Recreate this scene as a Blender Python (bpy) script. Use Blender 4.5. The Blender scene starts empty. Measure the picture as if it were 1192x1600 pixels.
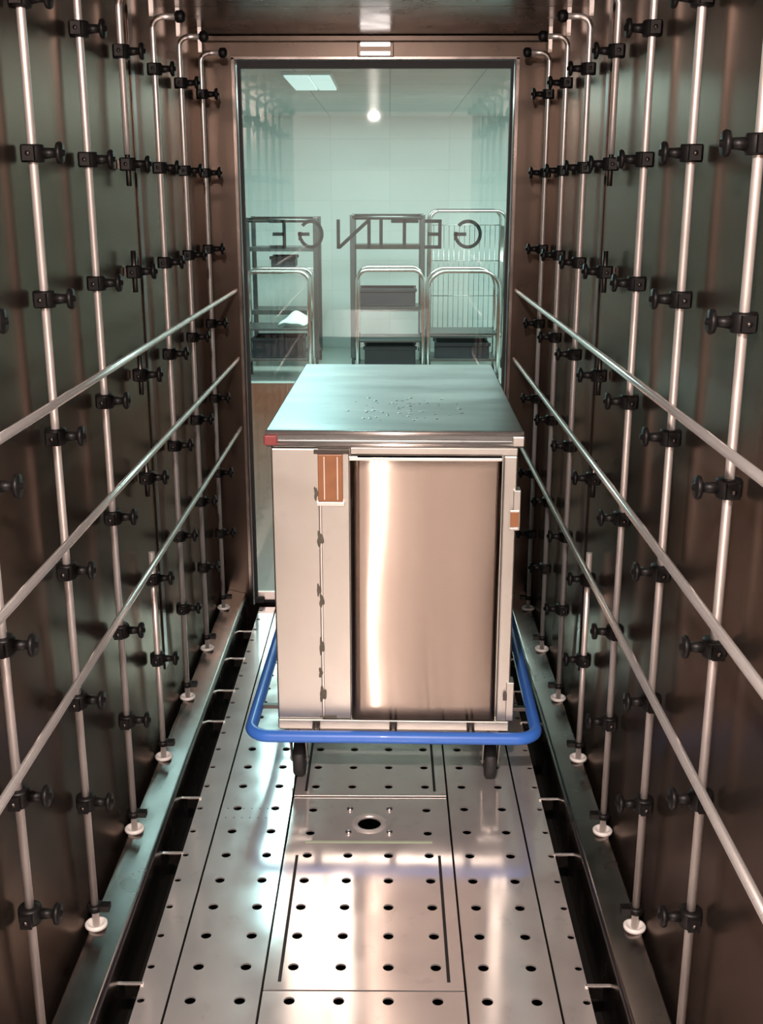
import bpy, bmesh, math, random
from mathutils import Vector, Matrix
random.seed(7)
scene = bpy.context.scene
COL = scene.collection

# ------------------------------------------------------------------ camera, light, exposure
FPX, CX, CY, CAMH = 1730.0, 596.0, 800.0, 1.565
TILT = math.atan((CY - 303.0) / FPX)
YAW = math.atan((609.0 - CX) / (FPX / math.cos(TILT)))
cam_d = bpy.data.cameras.new('camera')
cam_d.sensor_fit = 'VERTICAL'
cam_d.sensor_height = 36.0
cam_d.lens = FPX / 1600.0 * 36.0
cam_d.clip_start = 0.02
cam = bpy.data.objects.new('camera', cam_d)
COL.objects.link(cam)
cam.location = (0, 0, CAMH)
cam.rotation_euler = (math.pi / 2 - TILT, 0, YAW)
scene.camera = cam

world = bpy.data.worlds.new('world')
scene.world = world
world.use_nodes = True
world.node_tree.nodes['Background'].inputs[0].default_value = (0.9, 0.85, 0.8, 1)
world.node_tree.nodes['Background'].inputs[1].default_value = 0.02

vs = scene.view_settings
vs.view_transform = 'Standard'
vs.look = 'None'
vs.gamma = 1.0
vs.use_curve_mapping = False
vs.exposure = 0.0


def area(name, loc, rot, sx, sy, power, col, shape='RECTANGLE'):
    l = bpy.data.lights.new(name, 'AREA')
    l.shape = shape
    l.size = sx
    l.size_y = sy
    l.energy = power
    l.color = col
    o = bpy.data.objects.new(name, l)
    o.location = loc
    o.rotation_euler = rot
    COL.objects.link(o)
    return o


WARM = (1.0, 0.84, 0.77)
COOL = (0.80, 1.0, 0.96)
# small round downlight in the chamber ceiling just inside the mouth
area('chamber_downlight', (-0.11, 0.30, 2.075), (math.radians(35), 0, 0), 0.055, 0.055, 66, WARM, 'DISK')
# ceiling light of the loading room behind the viewer
area('loading_room_light', (-0.1, -2.0, 2.55), (0, 0, 0), 4.2, 2.0, 170, WARM)
# ceiling lights of the clean room behind the glass door
area('clean_room_light', (-0.62, 6.2, 2.29), (0, 0, 0), 0.55, 1.9, 70, (0.62, 0.95, 1.0))
area('clean_room_light', (1.6, 8.4, 2.29), (0, 0, 0), 1.0, 1.0, 60, COOL)
area('clean_room_light', (0.0, 9.2, 2.29), (0, 0, 0), 2.6, 0.6, 110, COOL)

# ------------------------------------------------------------------ materials
MATS = {}


def nt(name):
    m = bpy.data.materials.new(name)
    m.use_nodes = True
    t = m.node_tree
    return m, t, t.nodes['Principled BSDF']


def metal(name, col, rough, bump=0.0, bscale=3.0, var=0.06, aniso=0.0, arot=0.0, stretch=(1, 1, 1), spots=0.0, second=0.0, metallic=1.0, cvar=1.0, edge=None, brush=0.0):
    """stainless steel: noise driven roughness, slight waviness, optional brushing direction"""
    m, t, b = nt(name)
    N, L = t.nodes, t.links
    b.inputs['Metallic'].default_value = metallic
    b.inputs['Roughness'].default_value = rough
    tc = N.new('ShaderNodeTexCoord')
    mp = N.new('ShaderNodeMapping')
    mp.inputs['Scale'].default_value = stretch
    L.new(tc.outputs['Object'], mp.inputs['Vector'])
    n1 = N.new('ShaderNodeTexNoise')
    n1.inputs['Scale'].default_value = 9.0
    n1.inputs['Detail'].default_value = 5.0
    L.new(mp.outputs[0], n1.inputs['Vector'])
    mr = N.new('ShaderNodeMapRange')
    mr.inputs[1].default_value = 0.3
    mr.inputs[2].default_value = 0.7
    mr.inputs[3].default_value = max(0.02, rough - var)
    mr.inputs[4].default_value = rough + var
    L.new(n1.outputs[0], mr.inputs[0])
    L.new(mr.outputs[0], b.inputs['Roughness'])
    cr = N.new('ShaderNodeMix')
    cr.data_type = 'RGBA'
    cr.inputs[6].default_value = (*[c * (1 - 0.12 * cvar) for c in col], 1)
    cr.inputs[7].default_value = (*[min(1, c * (1 + 0.08 * cvar)) for c in col], 1)
    L.new(n1.outputs[0], cr.inputs[0])
    out = cr.outputs[2]
    if spots > 0:
        n3 = N.new('ShaderNodeTexNoise')
        n3.inputs['Scale'].default_value = 26.0
        n3.inputs['Detail'].default_value = 3.0
        L.new(tc.outputs['Object'], n3.inputs['Vector'])
        m3 = N.new('ShaderNodeMapRange')
        m3.inputs[1].default_value = 0.62
        m3.inputs[2].default_value = 0.72
        L.new(n3.outputs[0], m3.inputs[0])
        c3 = N.new('ShaderNodeMix')
        c3.data_type = 'RGBA'
        c3.inputs[7].default_value = (*[c * (1 - spots) for c in col], 1)
        L.new(m3.outputs[0], c3.inputs[0])
        L.new(out, c3.inputs[6])
        out = c3.outputs[2]
    L.new(out, b.inputs['Base Color'])
    if bump > 0:
        n2 = N.new('ShaderNodeTexNoise')
        n2.inputs['Scale'].default_value = bscale
        n2.inputs['Detail'].default_value = 1.5
        L.new(mp.outputs[0], n2.inputs['Vector'])
        bp = N.new('ShaderNodeBump')
        bp.inputs['Strength'].default_value = bump
        bp.inputs['Distance'].default_value = 0.05
        L.new(n2.outputs[0], bp.inputs['Height'])
        L.new(bp.outputs[0], b.inputs['Normal'])
    if aniso:
        b.inputs['Anisotropic'].default_value = aniso
        b.inputs['Anisotropic Rotation'].default_value = arot
        tg = N.new('ShaderNodeCombineXYZ')      # brushing smears reflections up and down
        tg.inputs[2].default_value = 1.0
        L.new(tg.outputs[0], b.inputs['Tangent'])
    if edge:
        b.inputs['Specular Tint'].default_value = (*edge, 1)
    if brush:           # fine horizontal brush lines: the normal leans up or down from line to line
        wn = N.new('ShaderNodeTexWhiteNoise')
        sc_ = N.new('ShaderNodeVectorMath')
        sc_.operation = 'SCALE'
        sc_.inputs['Scale'].default_value = 4000.0
        L.new(tc.outputs['Object'], sc_.inputs[0])
        L.new(sc_.outputs[0], wn.inputs['Vector'])
        sp_ = N.new('ShaderNodeSeparateColor')
        L.new(wn.outputs['Color'], sp_.inputs[0])
        ad = N.new('ShaderNodeMath')
        L.new(sp_.outputs[0], ad.inputs[0])
        L.new(sp_.outputs[1], ad.inputs[1])
        mr2 = N.new('ShaderNodeMapRange')
        mr2.inputs[1].default_value = 0.0
        mr2.inputs[2].default_value = 2.0
        mr2.inputs[3].default_value = -brush
        mr2.inputs[4].default_value = brush
        L.new(ad.outputs[0], mr2.inputs[0])
        cz = N.new('ShaderNodeCombineXYZ')
        L.new(mr2.outputs[0], cz.inputs[2])
        ge = N.new('ShaderNodeNewGeometry')
        va = N.new('ShaderNodeVectorMath')
        L.new(ge.outputs['Normal'], va.inputs[0])
        L.new(cz.outputs[0], va.inputs[1])
        vn = N.new('ShaderNodeVectorMath')
        vn.operation = 'NORMALIZE'
        L.new(va.outputs[0], vn.inputs[0])
        L.new(vn.outputs[0], b.inputs['Normal'])
    if second > 0:      # worn sheet: part of the light scatters much wider
        b2 = N.new('ShaderNodeBsdfPrincipled')
        b2.inputs['Metallic'].default_value = 0.5
        b2.inputs['Roughness'].default_value = 0.48
        L.new(out, b2.inputs['Base Color'])
        ms = N.new('ShaderNodeMixShader')
        ms.inputs[0].default_value = second
        L.new(b.outputs[0], ms.inputs[1])
        L.new(b2.outputs[0], ms.inputs[2])
        L.new(ms.outputs[0], N['Material Output'].inputs[0])
    MATS[name] = m
    return m


def plain(name, col, rough=0.5, var=0.1, nscale=12.0, spec=0.5, coat=0.0, bump=0.0):
    m, t, b = nt(name)
    N, L = t.nodes, t.links
    tc = N.new('ShaderNodeTexCoord')
    n = N.new('ShaderNodeTexNoise')
    n.inputs['Scale'].default_value = nscale
    n.inputs['Detail'].default_value = 4
    L.new(tc.outputs['Object'], n.inputs['Vector'])
    mx = N.new('ShaderNodeMix')
    mx.data_type = 'RGBA'
    mx.inputs[6].default_value = (*[c * (1 - var) for c in col], 1)
    mx.inputs[7].default_value = (*[min(1, c * (1 + var)) for c in col], 1)
    L.new(n.outputs[0], mx.inputs[0])
    L.new(mx.outputs[2], b.inputs['Base Color'])
    b.inputs['Roughness'].default_value = rough
    b.inputs['Specular IOR Level'].default_value = spec
    b.inputs['Coat Weight'].default_value = coat
    if bump:
        bp = N.new('ShaderNodeBump')
        bp.inputs['Strength'].default_value = bump
        bp.inputs['Distance'].default_value = 0.01
        L.new(n.outputs[0], bp.inputs['Height'])
        L.new(bp.outputs[0], b.inputs['Normal'])
    MATS[name] = m
    return m


def tiles(name, col, grout, sx, sy, rough=0.25):
    m, t, b = nt(name)
    N, L = t.nodes, t.links
    tc = N.new('ShaderNodeTexCoord')
    mp = N.new('ShaderNodeMapping')
    L.new(tc.outputs['Object'], mp.inputs[0])
    if sy < 0:     # wall: use x,z
        mp.inputs['Rotation'].default_value = (math.pi / 2, 0, 0)
    br = N.new('ShaderNodeTexBrick')
    br.offset = 0.0
    br.inputs['Color1'].default_value = (*col, 1)
    br.inputs['Color2'].default_value = (*[c * 0.94 for c in col], 1)
    br.inputs['Mortar'].default_value = (*grout, 1)
    br.inputs['Scale'].default_value = 1.0
    br.inputs['Brick Width'].default_value = sx
    br.inputs['Row Height'].default_value = abs(sy)
    br.inputs['Mortar Size'].default_value = 0.006
    L.new(mp.outputs[0], br.inputs[0])
    L.new(br.outputs[0], b.inputs['Base Color'])
    b.inputs['Roughness'].default_value = rough
    MATS[name] = m
    return m


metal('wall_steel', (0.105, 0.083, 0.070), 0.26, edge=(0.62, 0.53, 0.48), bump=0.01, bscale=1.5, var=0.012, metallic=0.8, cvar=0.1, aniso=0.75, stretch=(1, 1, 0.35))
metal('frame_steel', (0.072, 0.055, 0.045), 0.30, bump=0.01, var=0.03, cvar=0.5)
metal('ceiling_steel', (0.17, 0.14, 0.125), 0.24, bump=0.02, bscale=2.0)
metal('floor_steel', (0.86, 0.81, 0.79), 0.13, bump=0.02, bscale=2.0, var=0.04, spots=0.10, second=0.45)
metal('ledge_steel', (0.25, 0.22, 0.205), 0.24, bump=0.02, bscale=3.0)
metal('dark_steel', (0.10, 0.09, 0.083), 0.4)
plain('sump_shade', (0.012, 0.011, 0.010), 0.7, spec=0.1)  # shade under the plate holes, put into the pan as near black
metal('rod_steel', (0.93, 0.86, 0.82), 0.34, var=0.05, metallic=0.72)
metal('rail_steel', (0.97, 0.91, 0.88), 0.26, var=0.0, metallic=0.85)
metal('cart_steel', (0.57, 0.56, 0.52), 0.40, bump=0.015, bscale=2.0, var=0.06, spots=0.05)
metal('cart_door_steel', (0.265, 0.222, 0.19), 0.125, var=0.0, aniso=1.0, brush=0.65, stretch=(1, 1, 0.15))
metal('lid_steel', (0.19, 0.20, 0.197), 0.36, bump=0.01, bscale=6.0, var=0.06, spots=0.15, stretch=(0.3, 1, 1))
metal('rack_steel', (0.16, 0.165, 0.165), 0.35)
metal('chrome', (0.60, 0.59, 0.57), 0.2)
metal('bolt_steel', (0.9, 0.87, 0.84), 0.18)
plain('black_plastic', (0.006, 0.0055, 0.0055), 0.45, spec=0.25)
plain('black_rubber', (0.015, 0.015, 0.016), 0.6)
plain('blue_rubber', (0.05, 0.19, 0.70), 0.38, var=0.12, coat=0.2)
plain('white_nylon', (0.78, 0.75, 0.72), 0.4)
plain('stain', (0.10, 0.088, 0.065), 0.55, var=0.4, nscale=60)
plain('brown_reflect_and_latch', (0.33, 0.13, 0.05), 0.3, var=0.25, nscale=30, coat=0.3)  # brown reflection painted onto the label holder; also the latch plate's own brown
plain('red_plastic', (0.30, 0.06, 0.06), 0.4)
plain('room_paint', (0.80, 0.74, 0.70), 0.6, var=0.03)
plain('room_floor', (0.45, 0.42, 0.40), 0.4)
plain('clean_paint', (0.80, 0.84, 0.82), 0.5, var=0.03)
plain('clean_floor_brown', (0.17, 0.045, 0.02), 0.3, var=0.12)
plain('clean_floor_pale', (0.50, 0.54, 0.51), 0.3, var=0.06)
tiles('clean_tiles', (0.82, 0.86, 0.84), (0.74, 0.78, 0.76), 0.6, -0.3)
tiles('ceiling_tiles', (0.72, 0.75, 0.73), (0.5, 0.52, 0.5), 0.6, 0.6, 0.6)
plain('letter_paint', (0.045, 0.075, 0.09), 0.5)
plain('dark_crate', (0.03, 0.032, 0.04), 0.45)
plain('cloth', (0.80, 0.88, 0.80), 0.8, bump=0.3)
plain('lip_green_light', (0.42, 0.50, 0.36), 0.4)  # greenish light in the gap between plates, painted as the lip's colour

m, t, b = nt('bar_glow')
b.inputs['Emission Color'].default_value = (1, 0.93, 0.9, 1)
b.inputs['Emission Strength'].default_value = 5.0
b.inputs['Base Color'].default_value = (0.9, 0.9, 0.9, 1)
MATS['bar_glow'] = m
m, t, b = nt('panel_glow')
b.inputs['Emission Color'].default_value = (0.75, 1, 0.98, 1)
b.inputs['Emission Strength'].default_value = 0.8
MATS['panel_glow'] = m

# tinted safety glass: fresnel reflection over a green-blue tinted see-through body
m, t, b = nt('tinted_glass')
N, L = t.nodes, t.links
N.remove(b)
tr = N.new('ShaderNodeBsdfTransparent')
tr.inputs[0].default_value = (0.83, 0.90, 0.88, 1)
gl = N.new('ShaderNodeBsdfGlossy')
gl.inputs['Roughness'].default_value = 0.015
fr = N.new('ShaderNodeFresnel')
fr.inputs[0].default_value = 1.55
mx = N.new('ShaderNodeMixShader')
L.new(fr.outputs[0], mx.inputs[0])
L.new(tr.outputs[0], mx.inputs[1])
L.new(gl.outputs[0], mx.inputs[2])
L.new(mx.outputs[0], N['Material Output'].inputs[0])
MATS['tinted_glass'] = m


# ------------------------------------------------------------------ mesh builder
class MB:
    def __init__(s):
        s.v, s.f, s.s = [], [], []

    def add(s, vs_, fs, smooth=False):
        o = len(s.v)
        s.v += [tuple(p) for p in vs_]
        for i, f in enumerate(fs):
            s.f.append([o + k for k in f])
            s.s.append(smooth if isinstance(smooth, bool) else smooth[i])
        return s

    def box(s, x0, x1, y0, y1, z0, z1):
        x0, x1 = sorted((x0, x1))
        y0, y1 = sorted((y0, y1))
        z0, z1 = sorted((z0, z1))
        v = [(x, y, z) for z in (z0, z1) for y in (y0, y1) for x in (x0, x1)]
        return s.add(v, [(0, 2, 3, 1), (4, 5, 7, 6), (0, 1, 5, 4), (2, 6, 7, 3), (0, 4, 6, 2), (1, 3, 7, 5)])

    def tube(s, pts, r, n=12, closed=False, cap=True):
        pts = [Vector(p) for p in pts]
        m_ = len(pts)
        rs = r if isinstance(r, (list, tuple)) else [r] * m_
        rings = []
        prev = None
        for i, p in enumerate(pts):
            if closed:
                d = (pts[(i + 1) % m_] - pts[i - 1])
            else:
                d = pts[min(i + 1, m_ - 1)] - pts[max(i - 1, 0)]
            d.normalize()
            if prev is None:
                a = Vector((0, 0, 1)) if abs(d.z) < 0.9 else Vector((1, 0, 0))
                u = d.cross(a).normalized()
            else:
                u = (prev - d * prev.dot(d)).normalized()
            prev = u
            w = d.cross(u)
            rings.append([p + (u * math.cos(2 * math.pi * k / n) + w * math.sin(2 * math.pi * k / n)) * rs[i] for k in range(n)])
        vv = [q for rg in rings for q in rg]
        ff, sm = [], []
        for i in range(m_ if closed else m_ - 1):
            j = (i + 1) % m_
            for k in range(n):
                ff.append((i * n + k, i * n + (k + 1) % n, j * n + (k + 1) % n, j * n + k))
                sm.append(True)
        if not closed and cap:
            ff.append(tuple(reversed(range(n))))
            sm.append(False)
            ff.append(tuple((m_ - 1) * n + k for k in range(n)))
            sm.append(False)
        return s.add(vv, ff, sm)

    def lathe(s, prof, c, axis='z', n=24, smooth=True, cap=True):
        """prof: (radius, height) pairs around an axis through c"""
        vv, ff = [], []
        for (r, h) in prof:
            for k in range(n):
                a = 2 * math.pi * k / n
                p = (r * math.cos(a), r * math.sin(a), h)
                if axis == 'x':
                    p = (p[2], p[0], p[1])
                elif axis == 'y':
                    p = (p[1], p[2], p[0])
                vv.append((c[0] + p[0], c[1] + p[1], c[2] + p[2]))
        for i in range(len(prof) - 1):
            for k in range(n):
                ff.append((i * n + k, i * n + (k + 1) % n, (i + 1) * n + (k + 1) % n, (i + 1) * n + k))
        sm = [smooth] * len(ff)
        if cap and prof[0][0] > 1e-6:
            ff.append(tuple(reversed(range(n))))
            sm.append(False)
        if cap and prof[-1][0] > 1e-6:
            ff.append(tuple((len(prof) - 1) * n + k for k in range(n)))
            sm.append(False)
        return s.add(vv, ff, sm)

    def prism_y(s, poly, y0, y1):
        """polygon of (x, z) extruded along y"""
        n = len(poly)
        vv = [(x, y0, z) for x, z in poly] + [(x, y1, z) for x, z in poly]
        ff = [tuple(range(n)), tuple(reversed(range(n, 2 * n)))]
        ff += [(k, n + k, n + (k + 1) % n, (k + 1) % n) for k in range(n)]
        return s.add(vv, ff)

    def prism_z(s, poly, z0, z1):
        n = len(poly)
        vv = [(x, y, z0) for x, y in poly] + [(x, y, z1) for x, y in poly]
        ff = [tuple(reversed(range(n))), tuple(range(n, 2 * n))]
        ff += [(k, (k + 1) % n, n + (k + 1) % n, n + k) for k in range(n)]
        return s.add(vv, ff)

    def build(s, name, mat, parent=None, bevel=0.0, loc=(0, 0, 0)):
        me = bpy.data.meshes.new(name)
        me.from_pydata(s.v, [], s.f)
        bm = bmesh.new()
        bm.from_mesh(me)
        bmesh.ops.recalc_face_normals(bm, faces=bm.faces)
        bm.to_mesh(me)
        bm.free()
        for p, sm in zip(me.polygons, s.s):
            p.use_smooth = sm
        me.materials.append(MATS[mat])
        o = bpy.data.objects.new(name, me)
        o.location = loc
        COL.objects.link(o)
        if parent:
            o.parent = parent
        if bevel:
            md = o.modifiers.new('bevel', 'BEVEL')
            md.width = bevel
            md.segments = 2
            md.limit_method = 'ANGLE'
        return o


def box(*a):
    return MB().box(*a)


def tag(o, label, cat, group=None, kind=None):
    o['label'] = label
    o['category'] = cat
    if group:
        o['group'] = group
    if kind:
        o['kind'] = kind
    return o


def thing(name, loc, label, cat, group=None, rz=0.0):
    e = bpy.data.objects.new(name, None)
    e.empty_display_size = 0.05
    e.location = loc
    e.rotation_euler = (0, 0, rz)
    COL.objects.link(e)
    return tag(e, label, cat, group)


def struct(o):
    o['kind'] = 'structure'
    return o


def copy_tree(o, parent=None):
    c = o.copy()
    COL.objects.link(c)
    if parent:
        c.parent = parent
    for ch in list(o.children):
        copy_tree(ch, c)
    return c


ORD = ['first', 'second', 'third', 'fourth', 'fifth', 'sixth', 'seventh', 'eighth', 'ninth']

# ------------------------------------------------------------------ chamber shell
C = -0.05            # centre line of the chamber
HW = 0.60            # half width to the wall
Y0, Y1 = 0.45, 4.12  # mouth and far wall
CEIL = 2.09
DL, DR, DT = -0.539, 0.436, 1.999   # door opening

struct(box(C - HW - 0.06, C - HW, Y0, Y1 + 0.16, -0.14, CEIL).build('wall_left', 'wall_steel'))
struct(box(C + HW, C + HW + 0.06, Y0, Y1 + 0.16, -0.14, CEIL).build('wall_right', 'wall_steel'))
cm = MB()
for a, bb in ((Y0, 2.42), (2.424, 3.505), (3.509, Y1 + 0.16)):
    cm.box(C - HW - 0.06, C + HW + 0.06, a, bb, CEIL, CEIL + 0.05)
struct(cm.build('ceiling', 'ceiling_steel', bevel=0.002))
# far wall around the glass door (jambs + lintel in one shell)
fw = MB()
fw.box(C - HW, DL, Y1, Y1 + 0.16, -0.14, CEIL)
fw.box(DR, C + HW, Y1, Y1 + 0.16, -0.14, CEIL)
fw.box(DL, DR, Y1, Y1 + 0.16, DT + 0.014, CEIL)
fw.box(DL, DR, Y1 + 0.0, Y1 + 0.16, -0.14, -0.002)
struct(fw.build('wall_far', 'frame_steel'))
tr1 = MB()
tr1.box(DL - 0.012, DL - 0.002, Y1 - 0.006, Y1, 0.0, DT + 0.02)
tr1.box(DR + 0.002, DR + 0.012, Y1 - 0.006, Y1, 0.0, DT + 0.02)
tr1.box(DL - 0.012, DR + 0.012, Y1 - 0.006, Y1, DT + 0.014, DT + 0.022)
struct(tr1.build('trim_1', 'ledge_steel'))
tr2 = MB().box(C - HW, C + HW, Y1 - 0.02, Y1, CEIL - 0.022, CEIL)
struct(tr2.build('trim_2', 'frame_steel', bevel=0.004))
# upright wall strips two thirds down the chamber
struct(MB().box(C - HW, C - HW + 0.004, 2.955, 2.995, 0.24, CEIL).build('trim_3', 'frame_steel', bevel=0.001))
struct(MB().box(C + HW - 0.004, C + HW, 2.955, 2.995, 0.24, CEIL).build('trim_4', 'frame_steel', bevel=0.001))

# sump pan below the floor plates, sloped side ledges
struct(box(C - HW, C + HW, Y0, Y1, -0.14, -0.12).build('floor', 'sump_shade'))
for nm, sg in (('trim_5', -1), ('trim_6', 1)):
    P = [(C + sg * 0.518, 0.045), (C + sg * 0.586, 0.062), (C + sg * 0.586, -0.12), (C + sg * 0.506, -0.12), (C + sg * 0.506, 0.0), (C + sg * 0.512, 0.038)]
    struct(MB().prism_y(P, Y0, Y1).build(nm, 'ledge_steel', bevel=0.003))

# ------------------------------------------------------------------ glass door
d = bpy.data.objects.new('door_1', None)
d.location = (C, Y1 + 0.03, 0)
COL.objects.link(d)
d['kind'] = 'structure'
gx0, gx1 = DL - C + 0.004, DR - C - 0.004
MB().box(gx0 + 0.012, gx1 - 0.010, -0.006, 0.006, 0.012, DT - 0.008).build('glass_pane', 'tinted_glass', d)
gk = MB()
gk.box(gx0, gx0 + 0.012, -0.012, 0.012, 0.0, DT)
gk.box(gx1 - 0.010, gx1, -0.012, 0.012, 0.0, DT)
gk.box(gx0, gx1, -0.014, 0.014, DT - 0.012, DT + 0.012)
gk.box(gx0, gx1, -0.012, 0.012, 0.0, 0.012)
gk.build('seal', 'black_rubber', d)
MB().box(gx0 + 0.014, gx1 - 0.012, -0.02, -0.008, 0.014, 0.05).build('bottom_rail', 'rod_steel', d, bevel=0.002)
for xx in (gx0 + 0.022, gx1 - 0.022):
    MB().box(xx - 0.02, xx + 0.02, -0.03, -0.0205, 0.001, 0.03).build('corner_block', 'black_rubber', d, bevel=0.004)

# mirrored lettering on the far face of the pane (reads from the clean side)
lt = MB()
LY = 0.0062
z0, z1 = 1.372, 1.476
SW = 0.0125


def px2x(px):
    return (px - 586.5) / 411.0      # lettering measured along the pane


def bar(xa, za, xb, zb, w=SW):
    p, q = Vector((xa, za)), Vector((xb, zb))
    dd = (q - p).normalized()
    nn = Vector((-dd.y, dd.x)) * (w / 2)
    poly = [tuple(p + nn), tuple(q + nn), tuple(q - nn), tuple(p - nn)]
    lt.prism_y(poly, LY, LY + 0.0015)


def letter_e(stem, tip):
    bar(stem, z0, stem, z1)
    for zz, k in ((z0 + SW / 2, 1.0), ((z0 + z1) / 2, 0.8), (z1 - SW / 2, 1.0)):
        bar(stem, zz, stem + (tip - stem) * k, zz)


def letter_g(cx_, rx, flip=1):
    # flip: opening faces left (mirrored G)
    rz_ = (z1 - z0) / 2
    cz = (z0 + z1) / 2
    n = 22
    A0, A1 = math.radians(140), math.radians(-160)
    outer, inner = [], []
    for i in range(n + 1):
        a = A0 + (A1 - A0) * i / n
        outer.append((cx_ + rx * math.cos(a), cz + rz_ * math.sin(a)))
        inner.append((cx_ + (rx - SW) * math.cos(a), cz + (rz_ - SW) * math.sin(a)))
    for i in range(n):
        lt.prism_y([outer[i], outer[i + 1], inner[i + 1], inner[i]], LY, LY + 0.0015)
    xb = cx_ - rx * 0.86
    bar(xb, cz - rz_ * 0.42, xb, cz + 0.008, SW)
    bar(xb - 0.008, cz, xb + rx * 0.75, cz, SW)


letter_g(px2x(724), px2x(745) - px2x(724))
letter_e(px2x(682), px2x(659))
bar(px2x(629), z0, px2x(629), z1)
bar(px2x(609), z1 - SW / 2, px2x(650), z1 - SW / 2)
bar(px2x(594), z0, px2x(594), z1)
bar(px2x(576), z0, px2x(576), z1)
bar(px2x(530), z0, px2x(530), z1)
bar(px2x(575), z1 - 0.004, px2x(531), z0 + 0.004)
letter_g(px2x(489), px2x(508) - px2x(489))
letter_e(px2x(449), px2x(427))
lt.build('lettering', 'letter_paint', d)

# ------------------------------------------------------------------ two small glowing bars with a housing on the lintel
lp = thing('lintel_glow_bars', (C, Y1 - 0.0205, 2.02), 'small bright twin glowing bars on the lintel above the glass door', 'lamp')
MB().box(-0.062, 0.062, 0.0, 0.02, 0.0, 0.046).build('bar_housing', 'frame_steel', lp, bevel=0.002)
for zz in (0.004, 0.033):
    MB().box(-0.052, 0.05, -0.006, 0.0, zz, zz + 0.012).build('glow_bar', 'bar_glow', lp, bevel=0.002)

# ------------------------------------------------------------------ perforated floor plates
ROWS = [1.156, 1.259, 1.362, 1.464, 1.566, 1.669, 1.772, 1.874, 1.976, 2.078, 2.180, 2.282, 2.386, 2.492, 2.602, 2.716, 2.822, 2.927, 3.03, 3.133, 3.236, 3.339, 3.442, 3.545, 3.648, 3.751, 3.854, 3.957, 4.05]


def perforated(x0, x1, y0, y1, cols, rows, r, z=0.0, t=0.004, n=24):
    mb = MB()
    rows = [y for y in rows if y0 + r < y < y1 - r]
    xe = [x0] + [(a + b) / 2 for a, b in zip(cols, cols[1:])] + [x1]
    ye = [y0] + [(a + b) / 2 for a, b in zip(rows, rows[1:])] + [y1]
    for i, hx in enumerate(cols):
        for j, hy in enumerate(rows):
            a, b, c, e = xe[i], xe[i + 1], ye[j], ye[j + 1]
            vv, ff = [], []
            for k in range(n):
                an = 2 * math.pi * k / n
                ca, sa = math.cos(an), math.sin(an)
                vv.append((hx + r * ca, hy + r * sa, z))
            for k in range(n):
                an = 2 * math.pi * k / n
                ca, sa = math.cos(an), math.sin(an)
                s_ = min((((b - hx) if ca > 0 else (hx - a)) / abs(ca)) if abs(ca) > 1e-6 else 9, (((e - hy) if sa > 0 else (hy - c)) / abs(sa)) if abs(sa) > 1e-6 else 9)
                vv.append((hx + s_ * ca, hy + s_ * sa, z))
            for k in range(n):
                vv.append((vv[k][0], vv[k][1], z - t))
            for k in range(n):
                q = (k + 1) % n
                p1, p2 = vv[n + k], vv[n + q]
                ff.append((k, n + k, n + q, q))
                ff.append((k, q, 2 * n + q, 2 * n + k))
                if abs(p1[0] - p2[0]) > 1e-6 and abs(p1[1] - p2[1]) > 1e-6:
                    mx_ = b if (p1[0] + p2[0]) / 2 > hx else a
                    my_ = e if (p1[1] + p2[1]) / 2 > hy else c
                    vv.append((mx_, my_, z))
                    ff.append((n + k, len(vv) - 1, n + q))
            mb.add(vv, ff)
    # skirt
    for (p, q) in (((x0, y0), (x1, y0)), ((x1, y0), (x1, y1)), ((x1, y1), (x0, y1)), ((x0, y1), (x0, y0))):
        mb.add([(p[0], p[1], z), (q[0], q[1], z), (q[0], q[1], z - t), (p[0], p[1], z - t)], [(0, 1, 2, 3)])
    return mb


G = 0.0025
HX = [C + s for s in (-0.45, -0.35, -0.25, -0.15, -0.05, 0.05, 0.15, 0.25, 0.35, 0.45)]


def plate(x0, x1, y0, y1, cols, r, label, z=0.0, rows=ROWS, slots=None, supports=True):
    e = thing('floor_plate', ((x0 + x1) / 2, (y0 + y1) / 2, z - 0.012), label, 'floor plate', 'perforated steel floor plates')
    ox, oy = e.location.x, e.location.y
    m_ = perforated(x0 - ox + G, x1 - ox - G, y0 - oy + G, y1 - oy - G, [c - ox for c in cols], [y - oy for y in rows], r, 0.012)
    m_.build('plate_sheet', 'floor_steel', e)
    for xx in (x0 + 0.006, x1 - 0.006):
        MB().box(xx - 0.004 - ox, xx + 0.004 - ox, y0 - oy + 0.01, y1 - oy - 0.01, -0.108, -0.0004).build('support_rib', 'dark_steel', e)
    if slots:
        for (sx, sa, sb) in slots:
            MB().box(sx - ox - 0.0035, sx - ox + 0.0035, sa - oy, sb - oy, 0.0118, 0.0128).build('slot', 'black_rubber', e)
    return e


plate(C - 0.462, C - 0.395, Y0, 4.09, [HX[0]], 0.008, 'narrow perforated steel strip along the left edge of the floor', rows=ROWS)
plate(C + 0.395, C + 0.462, Y0, 4.09, [HX[9]], 0.008, 'narrow perforated steel strip along the right edge of the floor', rows=ROWS)
pl_left = plate(C - 0.395, C - 0.2085, Y0, 4.09, HX[1:3], 0.0115, 'long perforated steel floor plate left of the middle, washed in blue light')
plate(C + 0.2085, C + 0.395, Y0, 4.09, HX[7:9], 0.0115, 'long perforated steel floor plate right of the middle')
plate(C - 0.2085, C + 0.2085, Y0, 1.904, HX[3:7], 0.0115, 'middle perforated floor plate at the bottom edge of the photo')
plate(C - 0.2085, C + 0.2085, 1.904, 2.44, HX[3:7], 0.0115, 'bright middle perforated floor plate with two long slots before the drain',
      slots=[(C - 0.175, 1.93, 2.385), (C + 0.175, 1.93, 2.385)])
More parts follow.
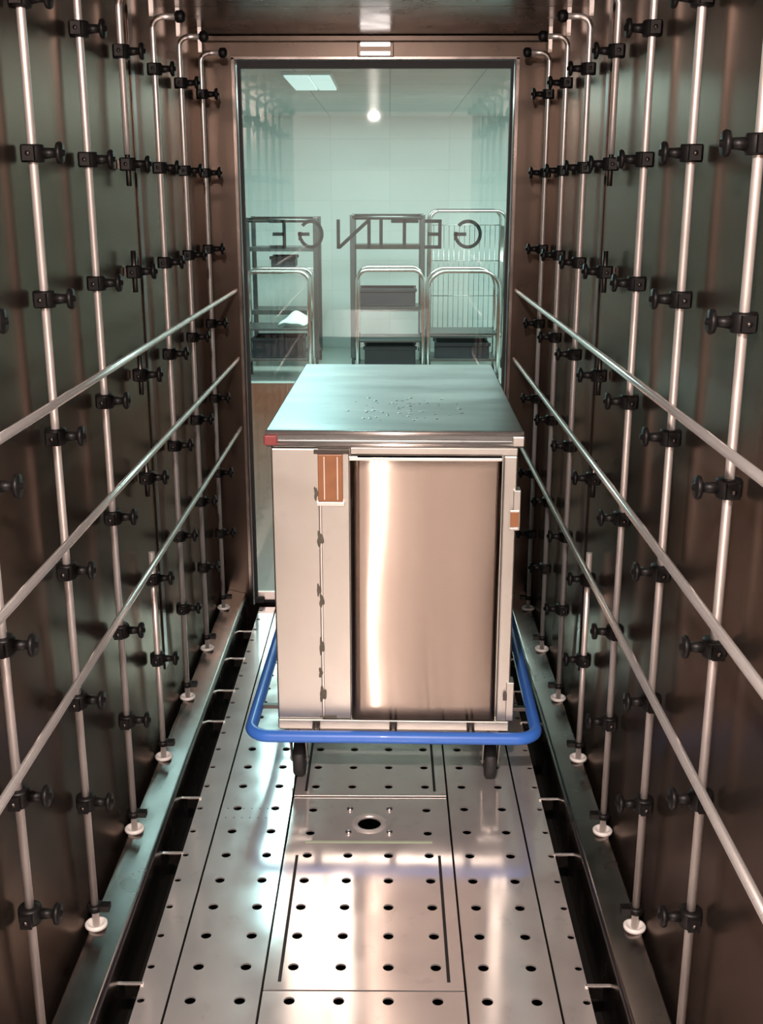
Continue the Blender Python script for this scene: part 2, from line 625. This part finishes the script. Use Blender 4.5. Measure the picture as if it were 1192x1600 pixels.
plate(C - 0.2085, C + 0.2085, 2.665, 4.09, HX[3:7], 0.0115, 'middle perforated floor plate running under the steel cart',
      slots=[(C - 0.175, 2.69, 3.95), (C + 0.175, 2.69, 3.95)])
# drain cross plate
e = thing('drain_plate', (C, 2.5525, -0.018), 'steel cross plate with a round drain in front of the cart', 'drain')
m_ = perforated(-0.206, 0.206, -0.110, 0.110, [-0.15, 0.0, 0.15], [-0.06, 0.05], 0.0115, 0.014)
m_ = MB()
pm = perforated(-0.206, -0.1, -0.110, 0.110, [-0.15], [-0.06, 0.05], 0.0115, 0.014)
m_.add(pm.v, pm.f)
pm = perforated(0.1, 0.206, -0.110, 0.110, [0.15], [-0.06, 0.05], 0.0115, 0.014)
m_.add(pm.v, pm.f)
pm = perforated(-0.1, 0.1, -0.110, 0.110, [0.0], [-0.017], 0.030, 0.014, n=24)
m_.add(pm.v, pm.f)
m_.build('plate_sheet', 'floor_steel', e)
MB().lathe([(0.030, 0.010), (0.031, 0.0165), (0.036, 0.0185), (0.044, 0.017), (0.047, 0.0142)], (0, -0.017, 0), n=32, cap=False).build('drain_ring', 'rod_steel', e)
for xx in (-0.052, 0.052):
    for yy in (0.05, -0.06):
        MB().lathe([(0.009, 0.014), (0.009, 0.018), (0.006, 0.021), (0.0, 0.0215)], (xx, yy, 0), n=12).build('bolt', 'bolt_steel', e)
MB().box(-0.16, 0.16, -0.108, -0.1, 0.014, 0.017).build('lip', 'lip_green_light', e, bevel=0.001)
for xx in (-0.2, 0.2):
    MB().box(xx - 0.004, xx + 0.004, -0.1, 0.1, -0.102, 0.0016).build('support_rib', 'dark_steel', e)

# small perforations in the left plate
sp = MB()
for yy in (2.555, 2.60):
    for k in range(8):
        sp.lathe([(0.0018, 0.0), (0.0018, 0.0004)], (C - 0.375 + k * 0.021, yy, 0.0002), n=6)
o = sp.build('small_perforation', 'black_rubber', None)
o.parent = pl_left
o.matrix_parent_inverse = Matrix.Translation(-pl_left.location)
o['kind'] = 'stuff'

# bridging bars over the side gutters
BARS = [1.92, 2.39, 2.65, 3.10, 3.32, 3.58, 3.83]
proto = None
for sg, side in ((-1, 'left'), (1, 'right')):
    for i, y in enumerate(BARS):
        lab = f'{ORD[i]} small steel bar from the front bridging the {side} floor gutter'
        if proto is None:
            g = thing('gutter_bar', (0, 0, 0), lab, 'bar', 'small bars over the floor gutters')
            MB().box(-0.033, 0.030, -0.004, 0.004, 0.0, 0.004).build('bridge_strip', 'rail_steel', g, bevel=0.001)
            MB().box(-0.008, 0.020, -0.003, 0.003, -0.028, 0.0).build('clip_plate', 'ledge_steel', g, bevel=0.001)
            proto = g
        else:
            g = copy_tree(proto)
            g['label'] = lab
        g.location = (C + sg * 0.484, y, 0.0)
        g.rotation_euler = (0, 0, 0 if sg < 0 else math.pi)

# ------------------------------------------------------------------ spray pipes with black nozzles
XR_ = 0.575
ZN = [1.883, 1.633, 1.382, 1.128, 0.862, 0.587, 0.357]
COLS = [1.66, 2.03, 2.40, 2.765, 3.145, 3.53, 3.92]
LEDGE = 0.0594


def nozzle_meshes(parent, z, stub=False):
    cb = MB()
    cb.lathe([(0.0083, -0.015), (0.019, -0.015), (0.0205, -0.011), (0.0205, 0.011), (0.019, 0.015), (0.0083, 0.015)], (0, 0, 0), n=18)
    cb.box(-0.010, 0.010, -0.028, -0.017, -0.012, 0.012)         # hinge ear toward the viewer
    cb.tube([(0.016, 0, 0), (0.04, 0, 0.001)], [0.010, 0.008], n=12)   # neck
    o = cb.build('nozzle', 'black_plastic', parent, loc=(0, 0, z - LEDGE))
    tp = MB().lathe([(0.008, 0.0), (0.018, 0.004), (0.0195, 0.009), (0.0175, 0.0125), (0.006, 0.0125), (0.005, 0.017), (0.0, 0.0175)], (0.04, 0, 0.001), axis='x', n=16)
    tp.build('nozzle_tip', 'black_plastic', o)
    MB().lathe([(0.0045, 0.0), (0.0045, 0.002), (0.0, 0.003)], (0.0, -0.028, 0.0), axis='y', n=10).build('rivet', 'dark_steel', o).scale = (1, 1, 1)
    for ch in o.children:
        if ch.name.startswith('rivet'):
            ch.rotation_euler = (0, 0, math.pi)
            ch.location = (0, -0.056, 0)
    return o


def pipe_common(root, ztop):
    MB().lathe([(0.016, 0.0), (0.0235, 0.0), (0.0240, 0.006), (0.021, 0.009), (0.017, 0.0085), (0.015, 0.003), (0.009, 0.002)], (0, 0, 0), n=24).build('foot_ring', 'white_nylon', root)
    cb = MB().lathe([(0.0083, 0.040), (0.016, 0.040), (0.016, 0.053), (0.0083, 0.053)], (0, 0, 0), n=18)
    cb.box(0.012, 0.032, -0.010, 0.010, 0.040, 0.053)
    cb.build('foot_clamp', 'black_plastic', root)


def elbow(root, ztop):
    h = ztop - LEDGE
    MB().lathe([(0.0, 0.0), (0.0, 0.0)], (0, 0, 0), n=3)
    k = MB().lathe([(0.008, 0.0), (0.015, 0.005), (0.016, 0.020), (0.010, 0.027), (0.0, 0.028)], (0.060, 0, h), axis='x', n=16)
    k.build('end_nozzle', 'black_plastic', root)
    st = MB().box(-0.006, 0.006, -0.006, 0.006, h + 0.0, CEIL - LEDGE)
    st.build('ceiling_stay', 'rod_steel', root)


def elbow_path(h):
    pts = [(0, 0, h - 0.03)]
    for i in range(1, 7):
        a = math.pi / 2 * i / 6
        pts.append((0.03 - 0.03 * math.cos(a), 0, h - 0.03 + 0.03 * math.sin(a)))
    pts.append((0.061, 0, h))
    return pts


ZTOP = 2.012
pr = thing('spray_pipe', (0, 0, LEDGE), '', 'spray pipe', 'upright spray pipes along the walls')
hh = ZTOP - LEDGE
MB().tube([(0, 0, 0.0)] + elbow_path(hh), 0.0078, n=14).build('pipe', 'rod_steel', pr)
pipe_common(pr, ZTOP)
elbow(pr, ZTOP)
for z in ZN:
    nozzle_meshes(pr, z)
# column whose middle stretch is open: upper and lower pipe with three short stubs between
pg = thing('spray_pipe', (0, 0, LEDGE), '', 'spray pipe', 'upright spray pipes along the walls')
MB().tube([(0, 0, 1.655 - LEDGE)] + elbow_path(hh), 0.0078, n=14).build('upper_pipe', 'rod_steel', pg)
MB().tube([(0, 0, 0.0), (0, 0, 0.66 - LEDGE)], 0.0078, n=14).build('lower_pipe', 'rod_steel', pg)
pipe_common(pg, ZTOP)
elbow(pg, ZTOP)
for z in ZN:
    o = nozzle_meshes(pg, z)
    if z in (1.382, 1.128, 0.862, 1.633):
        MB().tube([(0, 0, -0.05), (0, 0, 0.05)], 0.0065, n=10).build('stub', 'dark_steel', o)
        MB().box(-0.0235, -0.008, -0.008, 0.008, -0.01, 0.01).build('wall_bracket', 'dark_steel', o)

first_used = {}
for sg, side in ((-1, 'left'), (1, 'right')):
    for i, y in enumerate(COLS):
        src = pg if i == 3 else pr
        g = src if src not in first_used else copy_tree(src)
        first_used[src] = 1
        g.location = (C + sg * XR_, y, LEDGE)
        g.rotation_euler = (0, 0, 0 if sg < 0 else math.pi)
        # the hinge ear always faces the mouth: mirror the right-hand ones
        if sg > 0:
            g.rotation_euler = (0, 0, 0)
            g.scale = (-1, 1, 1)
        if i == 3:
            g['label'] = f'spray pipe with its middle stretch missing and loose black nozzles, {side} wall'
        else:
            g['label'] = f'{ORD[i]} upright steel spray pipe with black nozzles from the front by the {side} wall'

# ------------------------------------------------------------------ guide rails
for sg, side in ((-1, 'left'), (1, 'right')):
    for zz, nm in ((1.225, 'top'), (0.975, 'middle'), (0.713, 'lowest')):
        g = thing('guide_rail', (C + sg * 0.513, 0.5, zz), f'{nm} of the three long polished steel guide rails by the {side} wall', 'guide rail', 'guide rails along the walls')
        MB().tube([(0, 0, 0), (0, Y1 - 0.5, 0)], 0.0075, n=16).build('rail_bar', 'rail_steel', g)

# ------------------------------------------------------------------ the steel cart
cart = thing('steel_cart', (0.012, 2.68, 0.0), 'closed stainless steel transport cart with a blue bumper standing on the perforated floor', 'cart', rz=math.radians(-1.0))
W, D_, ZB, ZT = 0.307, 1.08, 0.19, 0.962
MB().box(-W, W, 0.012, D_, ZB, ZT).build('body', 'cart_steel', cart, bevel=0.004)
# lid: rolled front edge with a groove
lid = MB()
lid.box(-0.318, 0.318, -0.012, D_ + 0.012, 0.982, 1.006)
lid.box(-0.314, 0.314, -0.006, D_ + 0.008, 0.962, 0.982)
lo = lid.build('lid', 'lid_steel', cart, bevel=0.004)
MB().tube([(-0.318, -0.012, 1.0), (0.318, -0.012, 1.0)], 0.006, n=10).build('front_lip', 'rail_steel', lo)
MB().tube([(-0.316, -0.008, 0.970), (0.316, -0.008, 0.970)], 0.006, n=10).build('lower_bead', 'rail_steel', lo)
MB().box(-0.322, -0.288, -0.017, 0.004, 0.968, 0.994).build('corner_cap', 'red_plastic', lo, bevel=0.004)['label'] = 'dark red corner cap'
MB().box(0.290, 0.3215, -0.016, 0.004, 0.968, 0.994).build('corner_cap', 'cart_steel', lo, bevel=0.004)
# front frame
MB().box(-W, -0.186, 0.0, 0.0118, ZB + 0.03, ZT - 0.004).build('corner_panel', 'cart_steel', cart, bevel=0.004)
MB().box(-0.184, -0.112, 0.003, 0.0118, ZB + 0.03, 0.95).build('side_panel', 'cart_steel', cart, bevel=0.002)
MB().box(-W, W, -0.002, 0.0118, ZB, ZB + 0.029).build('bottom_sill', 'cart_steel', cart, bevel=0.003)
MB().box(-0.110, W, 0.0, 0.0118, 0.942, ZT).build('top_sill', 'cart_steel', cart, bevel=0.003)
MB().box(0.272, W, -0.002, 0.0118, ZB + 0.03, 0.9415).build('hinge_post', 'cart_steel', cart, bevel=0.004)
# door: rounded closing edge, slightly bowed sheet
door = MB()
nx = 28
xs = [-0.110 + 0.378 * i / nx for i in range(nx + 1)]


NZ = 18


def bow(x, zz):
    u = (x + 0.110) / 0.378
    edge = 0.007 * math.exp(-max(0.0, u) * 40)
    return -0.006 + 0.022 * (x - 0.08) + edge + (x + 0.05) * 0.006 * math.sin(8.5 * (zz - 0.30)) - 0.0012 * math.sin(math.pi * u)


zs = [0.224 + 0.714 * k / NZ for k in range(NZ + 1)]
nn_ = nx + 1
vv = [(x, bow(x, zz), zz) for zz in zs for x in xs]
ff, sm = [], []
for k in range(NZ):
    for i in range(nx):
        ff.append((k * nn_ + i, k * nn_ + i + 1, (k + 1) * nn_ + i + 1, (k + 1) * nn_ + i))
        sm.append(True)
base_ = len(vv)
loop_ = [i for i in range(nn_)] + [k * nn_ + nx for k in range(1, NZ + 1)] + [NZ * nn_ + i for i in range(nx - 1, -1, -1)] + [k * nn_ for k in range(NZ - 1, 0, -1)]
vv += [(vv[q][0], 0.0105, vv[q][2]) for q in loop_]
nl = len(loop_)
for q in range(nl):
    ff.append((loop_[q], loop_[(q + 1) % nl], base_ + (q + 1) % nl, base_ + q))
    sm.append(False)
ff.append(tuple(base_ + q for q in range(nl)))
sm.append(False)
dr = door.add(vv, ff, sm).build('door', 'cart_door_steel', cart)
MB().box(-0.112, -0.090, -0.013, -0.0055, 0.934, 0.941).box(-0.112, 0.268, -0.011, -0.0005, 0.930, 0.9375).build('door_edge', 'rail_steel', dr, bevel=0.0015)
# label holder
lab = MB()
lab.box(-0.190, -0.128, -0.006, 0.0, 0.822, 0.944)
lh = lab.build('label_holder', 'brown_reflect_and_latch', cart, bevel=0.002)
for xx in (-0.174, -0.141):
    MB().box(xx - 0.0012, xx + 0.0012, -0.008, -0.0058, 0.828, 0.938).build('holder_rib', 'rod_steel', lh)
MB().box(-0.194, -0.124, -0.009, 0.0028, 0.812, 0.822).build('holder_ledge', 'rod_steel', lh, bevel=0.001)
MB().box(-0.200, -0.112, -0.0025, 0.0028, 0.944, 0.956).build('holder_top', 'dark_steel', lh, bevel=0.001)
# latch and hinge on the right post
la = MB().box(0.298, 0.3165, -0.012, 0.03, 0.752, 0.856).build('latch', 'cart_steel', cart, bevel=0.002)
MB().box(0.292, 0.313, -0.0145, -0.0118, 0.762, 0.800).build('latch_plate', 'brown_reflect_and_latch', la, bevel=0.001)
MB().box(0.290, 0.314, -0.0148, -0.0118, 0.800, 0.8055).build('latch_lip', 'rail_steel', la, bevel=0.001)
MB().box(0.290, 0.312, -0.0148, -0.0118, 0.755, 0.760).build('latch_lip', 'rail_steel', la, bevel=0.001)
hg = MB().box(0.296, 0.3165, -0.010, 0.03, 0.225, 0.335).build('hinge', 'cart_steel', cart, bevel=0.002)
MB().box(0.288, 0.298, -0.0135, -0.0095, 0.285, 0.305).build('hinge_pin', 'dark_steel', hg, bevel=0.001)


# weld stains down the panel seam
def blot(cx_, cz, rx, rz_, yy):
    mb = MB()
    n = 18
    pts = []
    for k in range(n):
        a = 2 * math.pi * k / n
        q = 1 + 0.25 * math.sin(3 * a + cx_ * 90) + 0.15 * math.sin(5 * a + cz * 40)
        pts.append((cx_ + rx * q * math.cos(a), cz + rz_ * q * math.sin(a)))
    mb.prism_y(pts, yy, yy + 0.0009)
    mb.build('weld_stain', 'stain', cart)


for (bx, bz, rx, rz_) in ((-0.196, 0.842, 0.005, 0.017), (-0.1875, 0.722, 0.008, 0.019), (-0.1925, 0.585, 0.006, 0.015), (-0.186, 0.555, 0.006, 0.018),
                         (-0.1875, 0.428, 0.0065, 0.022), (-0.1915, 0.354, 0.005, 0.014), (-0.1865, 0.292, 0.009, 0.020)):
    blot(bx, bz, rx, rz_, -0.0012)
MB().box(-0.196, -0.150, -0.001, 0.0028, 0.224, 0.229).build('weld_stain', 'stain', cart, bevel=0.001)
MB().box(-0.1865, -0.1835, -0.0004, 0.0028, 0.226, 0.815).build('weld_seam', 'rod_steel', cart)
# dried droplets on the lid
dm = MB()
for k in range(70):
    a, rr = random.uniform(0, 2 * math.pi), random.random() ** 0.7
    px, py = 0.02 + 0.17 * rr * math.cos(a), 0.30 + 0.2 * rr * math.sin(a)
    r_ = random.uniform(0.002, 0.007)
    dm.lathe([(r_, 0.0), (r_ * 0.8, 0.0008), (r_ * 0.4, 0.0013), (0.0, 0.0014)], (px, py, 1.0059), n=9)
dm.build('water_droplets', 'chrome', lo)['kind'] = 'stuff'


# bumper
def rrect(x0, x1, y0, y1, r, n=8):
    pts = []
    for (cx_, cy_, a0) in ((x1 - r, y1 - r, 0), (x0 + r, y1 - r, 90), (x0 + r, y0 + r, 180), (x1 - r, y0 + r, 270)):
        for k in range(n + 1):
            a = math.radians(a0 + 90 * k / n)
            pts.append((cx_ + r * math.cos(a), cy_ + r * math.sin(a)))
    return pts


bp = rrect(-0.378, 0.378, -0.058, D_ + 0.058, 0.055)
MB().tube([(x, y, 0.198) for x, y in bp], 0.0165, n=14, closed=True).build('bumper', 'blue_rubber', cart)
for xx in (-0.205, 0.0, 0.205):
    MB().box(xx - 0.010, xx - 0.004, -0.045, 0.012, 0.192, 0.206).box(xx + 0.004, xx + 0.010, -0.045, 0.012, 0.192, 0.206).box(xx - 0.010, xx + 0.010, -0.0055, -0.002, 0.194, 0.216).build('bumper_bracket', 'dark_steel', cart, bevel=0.001)
for sx in (-1, 1):
    for yy in (0.12, 0.54, 0.96):
        MB().box(sx * 0.300, sx * 0.365, yy - 0.008, yy + 0.008, 0.193, 0.204).build('bumper_bracket', 'dark_steel', cart, bevel=0.001)
# undercarriage frame + casters
uf = MB()
uf.box(-0.285, -0.255, 0.03, D_ - 0.03, 0.168, 0.1905)
uf.box(0.255, 0.285, 0.03, D_ - 0.03, 0.168, 0.1905)
uf.box(-0.255, 0.255, 0.03, 0.06, 0.168, 0.1905)
uf.box(-0.255, 0.255, D_ - 0.06, D_ - 0.03, 0.168, 0.1905)
uf.build('undercarriage', 'dark_steel', cart, bevel=0.002)
for (sx, yy) in ((-0.262, 0.07), (0.268, 0.07), (-0.262, D_ - 0.07), (0.268, D_ - 0.07)):
    fk = MB()
    fk.box(sx - 0.034, sx + 0.034, yy - 0.034, yy + 0.034, 0.155, 0.1678)
    fk.lathe([(0.020, 0.130), (0.024, 0.134), (0.024, 0.1545)], (sx, yy, 0), n=18)
    for q in (-1, 1):
        P = [(yy - 0.022, 0.138), (yy + 0.030, 0.138), (yy + 0.046, 0.050), (yy + 0.020, 0.044)]
        vv = [(sx + q * 0.020, a, b_) for a, b_ in P] + [(sx + q * 0.0235, a, b_) for a, b_ in P]
        fk.add(vv, [(0, 1, 2, 3), (7, 6, 5, 4), (0, 4, 5, 1), (1, 5, 6, 2), (2, 6, 7, 3), (3, 7, 4, 0)])
    fk.box(sx - 0.0235, sx + 0.0235, yy - 0.022, yy + 0.030, 0.128, 0.1385)
    fo = fk.build('caster', 'cart_steel', cart)
    MB().lathe([(0.012, -0.016), (0.044, -0.016), (0.05, -0.011), (0.05, 0.011), (0.044, 0.016), (0.012, 0.016)], (sx, yy + 0.030, 0.0505), axis='x', n=28).build('wheel', 'black_rubber', fo)
    MB().lathe([(0.006, -0.0265), (0.006, 0.0265)], (sx, yy + 0.030, 0.0505), axis='x', n=12).build('axle_bolt', 'bolt_steel', fo)
    for q in (-1, 1):
        MB().lathe([(0.0055, 0.0), (0.0055, 0.005), (0.0, 0.006)], (sx + q * 0.025, yy - 0.034, 0.161), axis='y', n=10).build('plate_bolt', 'bolt_steel', fo).location = (0, -0.005, 0)

# ------------------------------------------------------------------ clean room behind the glass
RX0, RX1, RY0, RY1, RZ = -3.0, 3.0, Y1 + 0.16, 11.76, 2.31
struct(box(RX0, RX1, RY0, 9.45, -0.14, 0.0).build('floor_clean_room', 'clean_floor_brown'))
struct(box(RX0, RX1, 9.45, RY1, -0.14, 0.001).build('floor_clean_room_back', 'clean_floor_pale'))
struct(box(RX0, RX1, RY1, RY1 + 0.1, -0.14, RZ).build('wall_back', 'clean_tiles'))
struct(box(RX0 - 0.1, RX0, RY0, RY1, -0.14, RZ).build('wall_clean_left', 'clean_paint'))
struct(box(RX1, RX1 + 0.1, RY0, RY1, -0.14, RZ).build('wall_clean_right', 'clean_paint'))
struct(box(RX0, RX1, RY0, RY1, RZ, RZ + 0.1).build('ceiling_clean_room', 'ceiling_tiles'))
pt = MB()
pt.box(RX0, C - HW - 0.06, RY0 - 0.16, RY0, -0.14, RZ)
pt.box(C + HW + 0.06, RX1, RY0 - 0.16, RY0, -0.14, RZ)
pt.box(C - HW - 0.06, C + HW + 0.06, RY0 - 0.1, RY0, CEIL + 0.05, RZ)
struct(pt.build('wall_partition', 'clean_paint'))
struct(box(RX0, RX1, RY1 - 0.02, RY1, 0.001, 0.12).build('baseboard_back', 'clean_floor_pale', bevel=0.003))
cl = thing('ceiling_light', (-0.53, 8.0, RZ - 0.03), 'pale blue ceiling light panel seen through the top of the glass door', 'ceiling light')
MB().box(-0.16, 0.16, -0.5, 0.5, 0.01, 0.03).build('light_frame', 'clean_paint', cl, bevel=0.002)
MB().box(-0.145, 0.01, -0.48, 0.48, 0.0, 0.0099).build('diffuser', 'panel_glow', cl)
MB().box(0.022, 0.145, -0.48, 0.48, 0.0, 0.0099).build('diffuser', 'panel_glow', cl)


def caster_small(mb, x, y, r=0.04):
    mb.lathe([(r, -0.012), (r, 0.012)], (x, y, r), axis='x', n=14)


def tall_rack(loc, w, dpt, h, label, shelves):
    g = thing('shelf_trolley', loc, label, 'trolley', 'trolleys behind the glass door')
    for sx in (-1, 1):
        for sy in (-1, 1):
            MB().box(sx * w / 2 - 0.021, sx * w / 2 + 0.021, sy * dpt / 2 - 0.016, sy * dpt / 2 + 0.016, 0.09, h).build('upright', 'rack_steel', g, bevel=0.003)
            cm_ = MB()
            caster_small(cm_, sx * w / 2, sy * dpt / 2, 0.045)
            cm_.build('wheel', 'black_rubber', g)
    for z, mt in shelves:
        sh = MB()
        sh.box(-w / 2 + 0.0215, w / 2 - 0.0215, -dpt / 2, dpt / 2, z - 0.006, z)
        sh.box(-w / 2 + 0.0215, w / 2 - 0.0215, -dpt / 2 - 0.004, -dpt / 2 + 0.012, z - 0.03, z + 0.012)
        sh.build('shelf', mt, g, bevel=0.002)
    tb = MB()
    for sy in (-1, 1):
        tb.tube([(-w / 2, sy * dpt / 2, h - 0.024), (w / 2, sy * dpt / 2, h - 0.024)], 0.022, n=10)
    tb.build('top_bar', 'rack_steel', g)
    return g


def handle_trolley(loc, w, dpt, hh_, label, shelf_z, rcorner=0.09):
    g = thing('push_trolley', loc, label, 'trolley', 'low push trolleys behind the glass door')
    for sy, nm in ((-1, 'front_hoop'), (1, 'rear_hoop')):
        pts = [(-w / 2, sy * dpt / 2, 0.07)]
        for k in range(9):
            a = math.pi - math.pi / 2 * k / 8
            pts.append((-w / 2 + rcorner + rcorner * math.cos(a), sy * dpt / 2, hh_ - rcorner + rcorner * math.sin(a)))
        for k in range(9):
            a = math.pi / 2 - math.pi / 2 * k / 8
            pts.append((w / 2 - rcorner + rcorner * math.cos(a), sy * dpt / 2, hh_ - rcorner + rcorner * math.sin(a)))
        pts.append((w / 2, sy * dpt / 2, 0.07))
        MB().tube(pts, 0.015, n=12).build(nm, 'chrome', g)
    for sx in (-1, 1):
        for sy in (-1, 1):
            cm_ = MB()
            caster_small(cm_, sx * w / 2, sy * dpt / 2, 0.035)
            cm_.build('wheel', 'black_rubber', g)
    for z in shelf_z:
        MB().box(-w / 2 + 0.014, w / 2 - 0.014, -dpt / 2 - 0.01, dpt / 2 + 0.01, z - 0.022, z).build('shelf', 'lid_steel', g, bevel=0.003)
    return g


def crate(loc, w, dpt, h, label, mat='dark_crate'):
    g = thing('storage_crate', loc, label, 'crate', 'dark crates on the trolleys')
    m_ = MB()
    t = 0.012
    m_.box(-w / 2, w / 2, -dpt / 2, dpt / 2, 0.0, t)
    m_.box(-w / 2, w / 2, -dpt / 2, -dpt / 2 + t, t, h)
    m_.box(-w / 2, w / 2, dpt / 2 - t, dpt / 2, t, h)
    m_.box(-w / 2, -w / 2 + t, -dpt / 2 + t, dpt / 2 - t, t, h)
    m_.box(w / 2 - t, w / 2, -dpt / 2 + t, dpt / 2 - t, t, h)
    m_.build('crate_body', mat, g, bevel=0.003)
    m_ = MB()
    m_.box(-w / 2 - 0.012, w / 2 + 0.012, -dpt / 2 - 0.012, -dpt / 2, h - 0.03, h)
    m_.box(-w / 2 - 0.012, w / 2 + 0.012, dpt / 2, dpt / 2 + 0.012, h - 0.03, h)
    m_.build('rim', mat, g, bevel=0.003)
    return g


YR = 10.6
tall_rack((-0.985, YR, 0.001), 0.62, 0.5, 1.36, 'tall steel shelf trolley at the left edge of the glass door, with a white cloth', [(1.09, 'lid_steel'), (0.90, 'rail_steel'), (0.52, 'lid_steel'), (0.17, 'lid_steel')])
tall_rack((-0.02, YR, 0.001), 0.64, 0.5, 1.385, 'tall dark steel shelf trolley in the middle behind the glass lettering', [(1.11, 'dark_steel'), (0.55, 'lid_steel'), (0.22, 'rail_steel')])
handle_trolley((-0.965, 9.75, 0.001), 0.56, 0.42, 0.93, 'low push trolley with a hoop handle in front of the left shelf trolley', [0.46, 0.2])
handle_trolley((0.005, 9.75, 0.001), 0.56, 0.42, 0.945, 'low push trolley with a hoop handle in front of the middle shelf trolley', [0.36, 0.13])
handle_trolley((0.63, 9.75, 0.001), 0.60, 0.42, 0.935, 'low push trolley with a hoop handle in front of the wire trolley, at right', [0.42, 0.2], rcorner=0.15)
# wire trolley
g = thing('wire_trolley', (0.71, YR, 0.001), 'tall chrome wire trolley at the right edge behind the glass door', 'trolley')
for sy, nm in ((-1, 'front_hoop'), (1, 'rear_hoop')):
    w2, h2, rc = 0.34, 1.415, 0.08
    pts = [(-w2, sy * 0.25, 0.09)]
    for k in range(9):
        a = math.pi - math.pi / 2 * k / 8
        pts.append((-w2 + rc + rc * math.cos(a), sy * 0.25, h2 - rc + rc * math.sin(a)))
    for k in range(9):
        a = math.pi / 2 - math.pi / 2 * k / 8
        pts.append((w2 - rc + rc * math.cos(a), sy * 0.25, h2 - rc + rc * math.sin(a)))
    pts.append((w2, sy * 0.25, 0.09))
    MB().tube(pts, 0.014, n=12).build(nm, 'chrome', g)
wm = MB()
for k in range(1, 14):
    x = -w2 + 2 * w2 * k / 14
    wm.tube([(x, 0.25, 0.3), (x, 0.25, 1.28)], 0.0035, n=6)
for z in (0.3, 0.62, 0.95, 1.28):
    wm.tube([(-w2, 0.25, z), (w2, 0.25, z)], 0.0045, n=6)
    for sx in (-1, 1):
        wm.tube([(sx * w2, -0.25, z), (sx * w2, 0.25, z)], 0.0045, n=6)
for k in range(1, 8):
    y = -0.25 + 0.5 * k / 8
    for sx in (-1, 1):
        wm.tube([(sx * w2, y, 0.3), (sx * w2, y, 1.28)], 0.0035, n=6)
wm.build('wire_mesh', 'chrome', g)
MB().box(-w2 + 0.012, w2 - 0.012, -0.26, 0.24, 0.28, 0.30).build('shelf', 'lid_steel', g, bevel=0.003)
for sx in (-1, 1):
    for sy in (-1, 1):
        cm_ = MB()
        caster_small(cm_, sx * w2, sy * 0.25, 0.045)
        cm_.build('wheel', 'black_rubber', g)
crate((-0.02, YR, 0.5635), 0.52, 0.36, 0.16, 'dark crate on the middle shelf of the tall middle trolley')
crate((-0.985, YR, 0.9135), 0.22, 0.3, 0.1, 'small dark crate on the second shelf of the tall left trolley')
crate((-0.965, 9.75, 0.2015), 0.44, 0.34, 0.17, 'dark crate low on the left push trolley')
crate((0.005, 9.75, 0.1315), 0.44, 0.34, 0.17, 'dark crate low on the middle push trolley')
crate((0.63, 9.75, 0.2015), 0.46, 0.34, 0.13, 'dark shallow crate low on the right push trolley')
# white cloth on the left trolley: a draped folded sheet
g = MB()
nu, nv = 12, 10
vv, ff = [], []
for i in range(nu + 1):
    for j in range(nv + 1):
        u, v = i / nu, j / nv
        x = -0.13 + 0.22 * u + 0.05 * v
        y = -0.17 + 0.30 * v
        z = 0.012 + 0.10 * math.sin(math.pi * min(1, 0.15 + 0.8 * u)) * (0.35 + 0.65 * v) + 0.006 * math.sin(9 * u + 5 * v)
        vv.append((x, y, z))
for i in range(nu):
    for j in range(nv):
        a = i * (nv + 1) + j
        ff.append((a, a + 1, a + nv + 2, a + nv + 1))
top = g.add(vv, ff, True).build('folded_cloth', 'cloth', loc=(-0.83, 9.75, 0.46))
md = top.modifiers.new('thick', 'SOLIDIFY')
md.thickness = 0.012
tag(top, 'white folded cloth lying on the left push trolley', 'cloth')

# ------------------------------------------------------------------ loading room behind the viewer
LX0, LX1, LY0, LZ = -2.4, 2.3, -3.2, 2.6
struct(box(LX0, LX1, LY0, Y0, -0.14, -0.001).build('floor_loading_room', 'room_floor'))
struct(box(LX0, LX1, LY0 - 0.1, LY0, -0.14, LZ).build('wall_loading_rear', 'room_paint'))
struct(box(LX0 - 0.1, LX0, LY0, Y0, -0.14, LZ).build('wall_loading_left', 'room_paint'))
struct(box(LX1, LX1 + 0.1, LY0, Y0, -0.14, LZ).build('wall_loading_right', 'room_paint'))
struct(box(LX0, LX1, LY0, Y0 + 0.1, LZ, LZ + 0.1).build('ceiling_loading_room', 'room_paint'))
pf = MB()
pf.box(LX0, C - HW - 0.06, Y0, Y0 + 0.1, -0.14, LZ)
pf.box(C + HW + 0.06, LX1, Y0, Y0 + 0.1, -0.14, LZ)
pf.box(C - HW - 0.06, C + HW + 0.06, Y0, Y0 + 0.1, CEIL + 0.051, LZ)
struct(pf.build('wall_loading_front', 'frame_steel'))
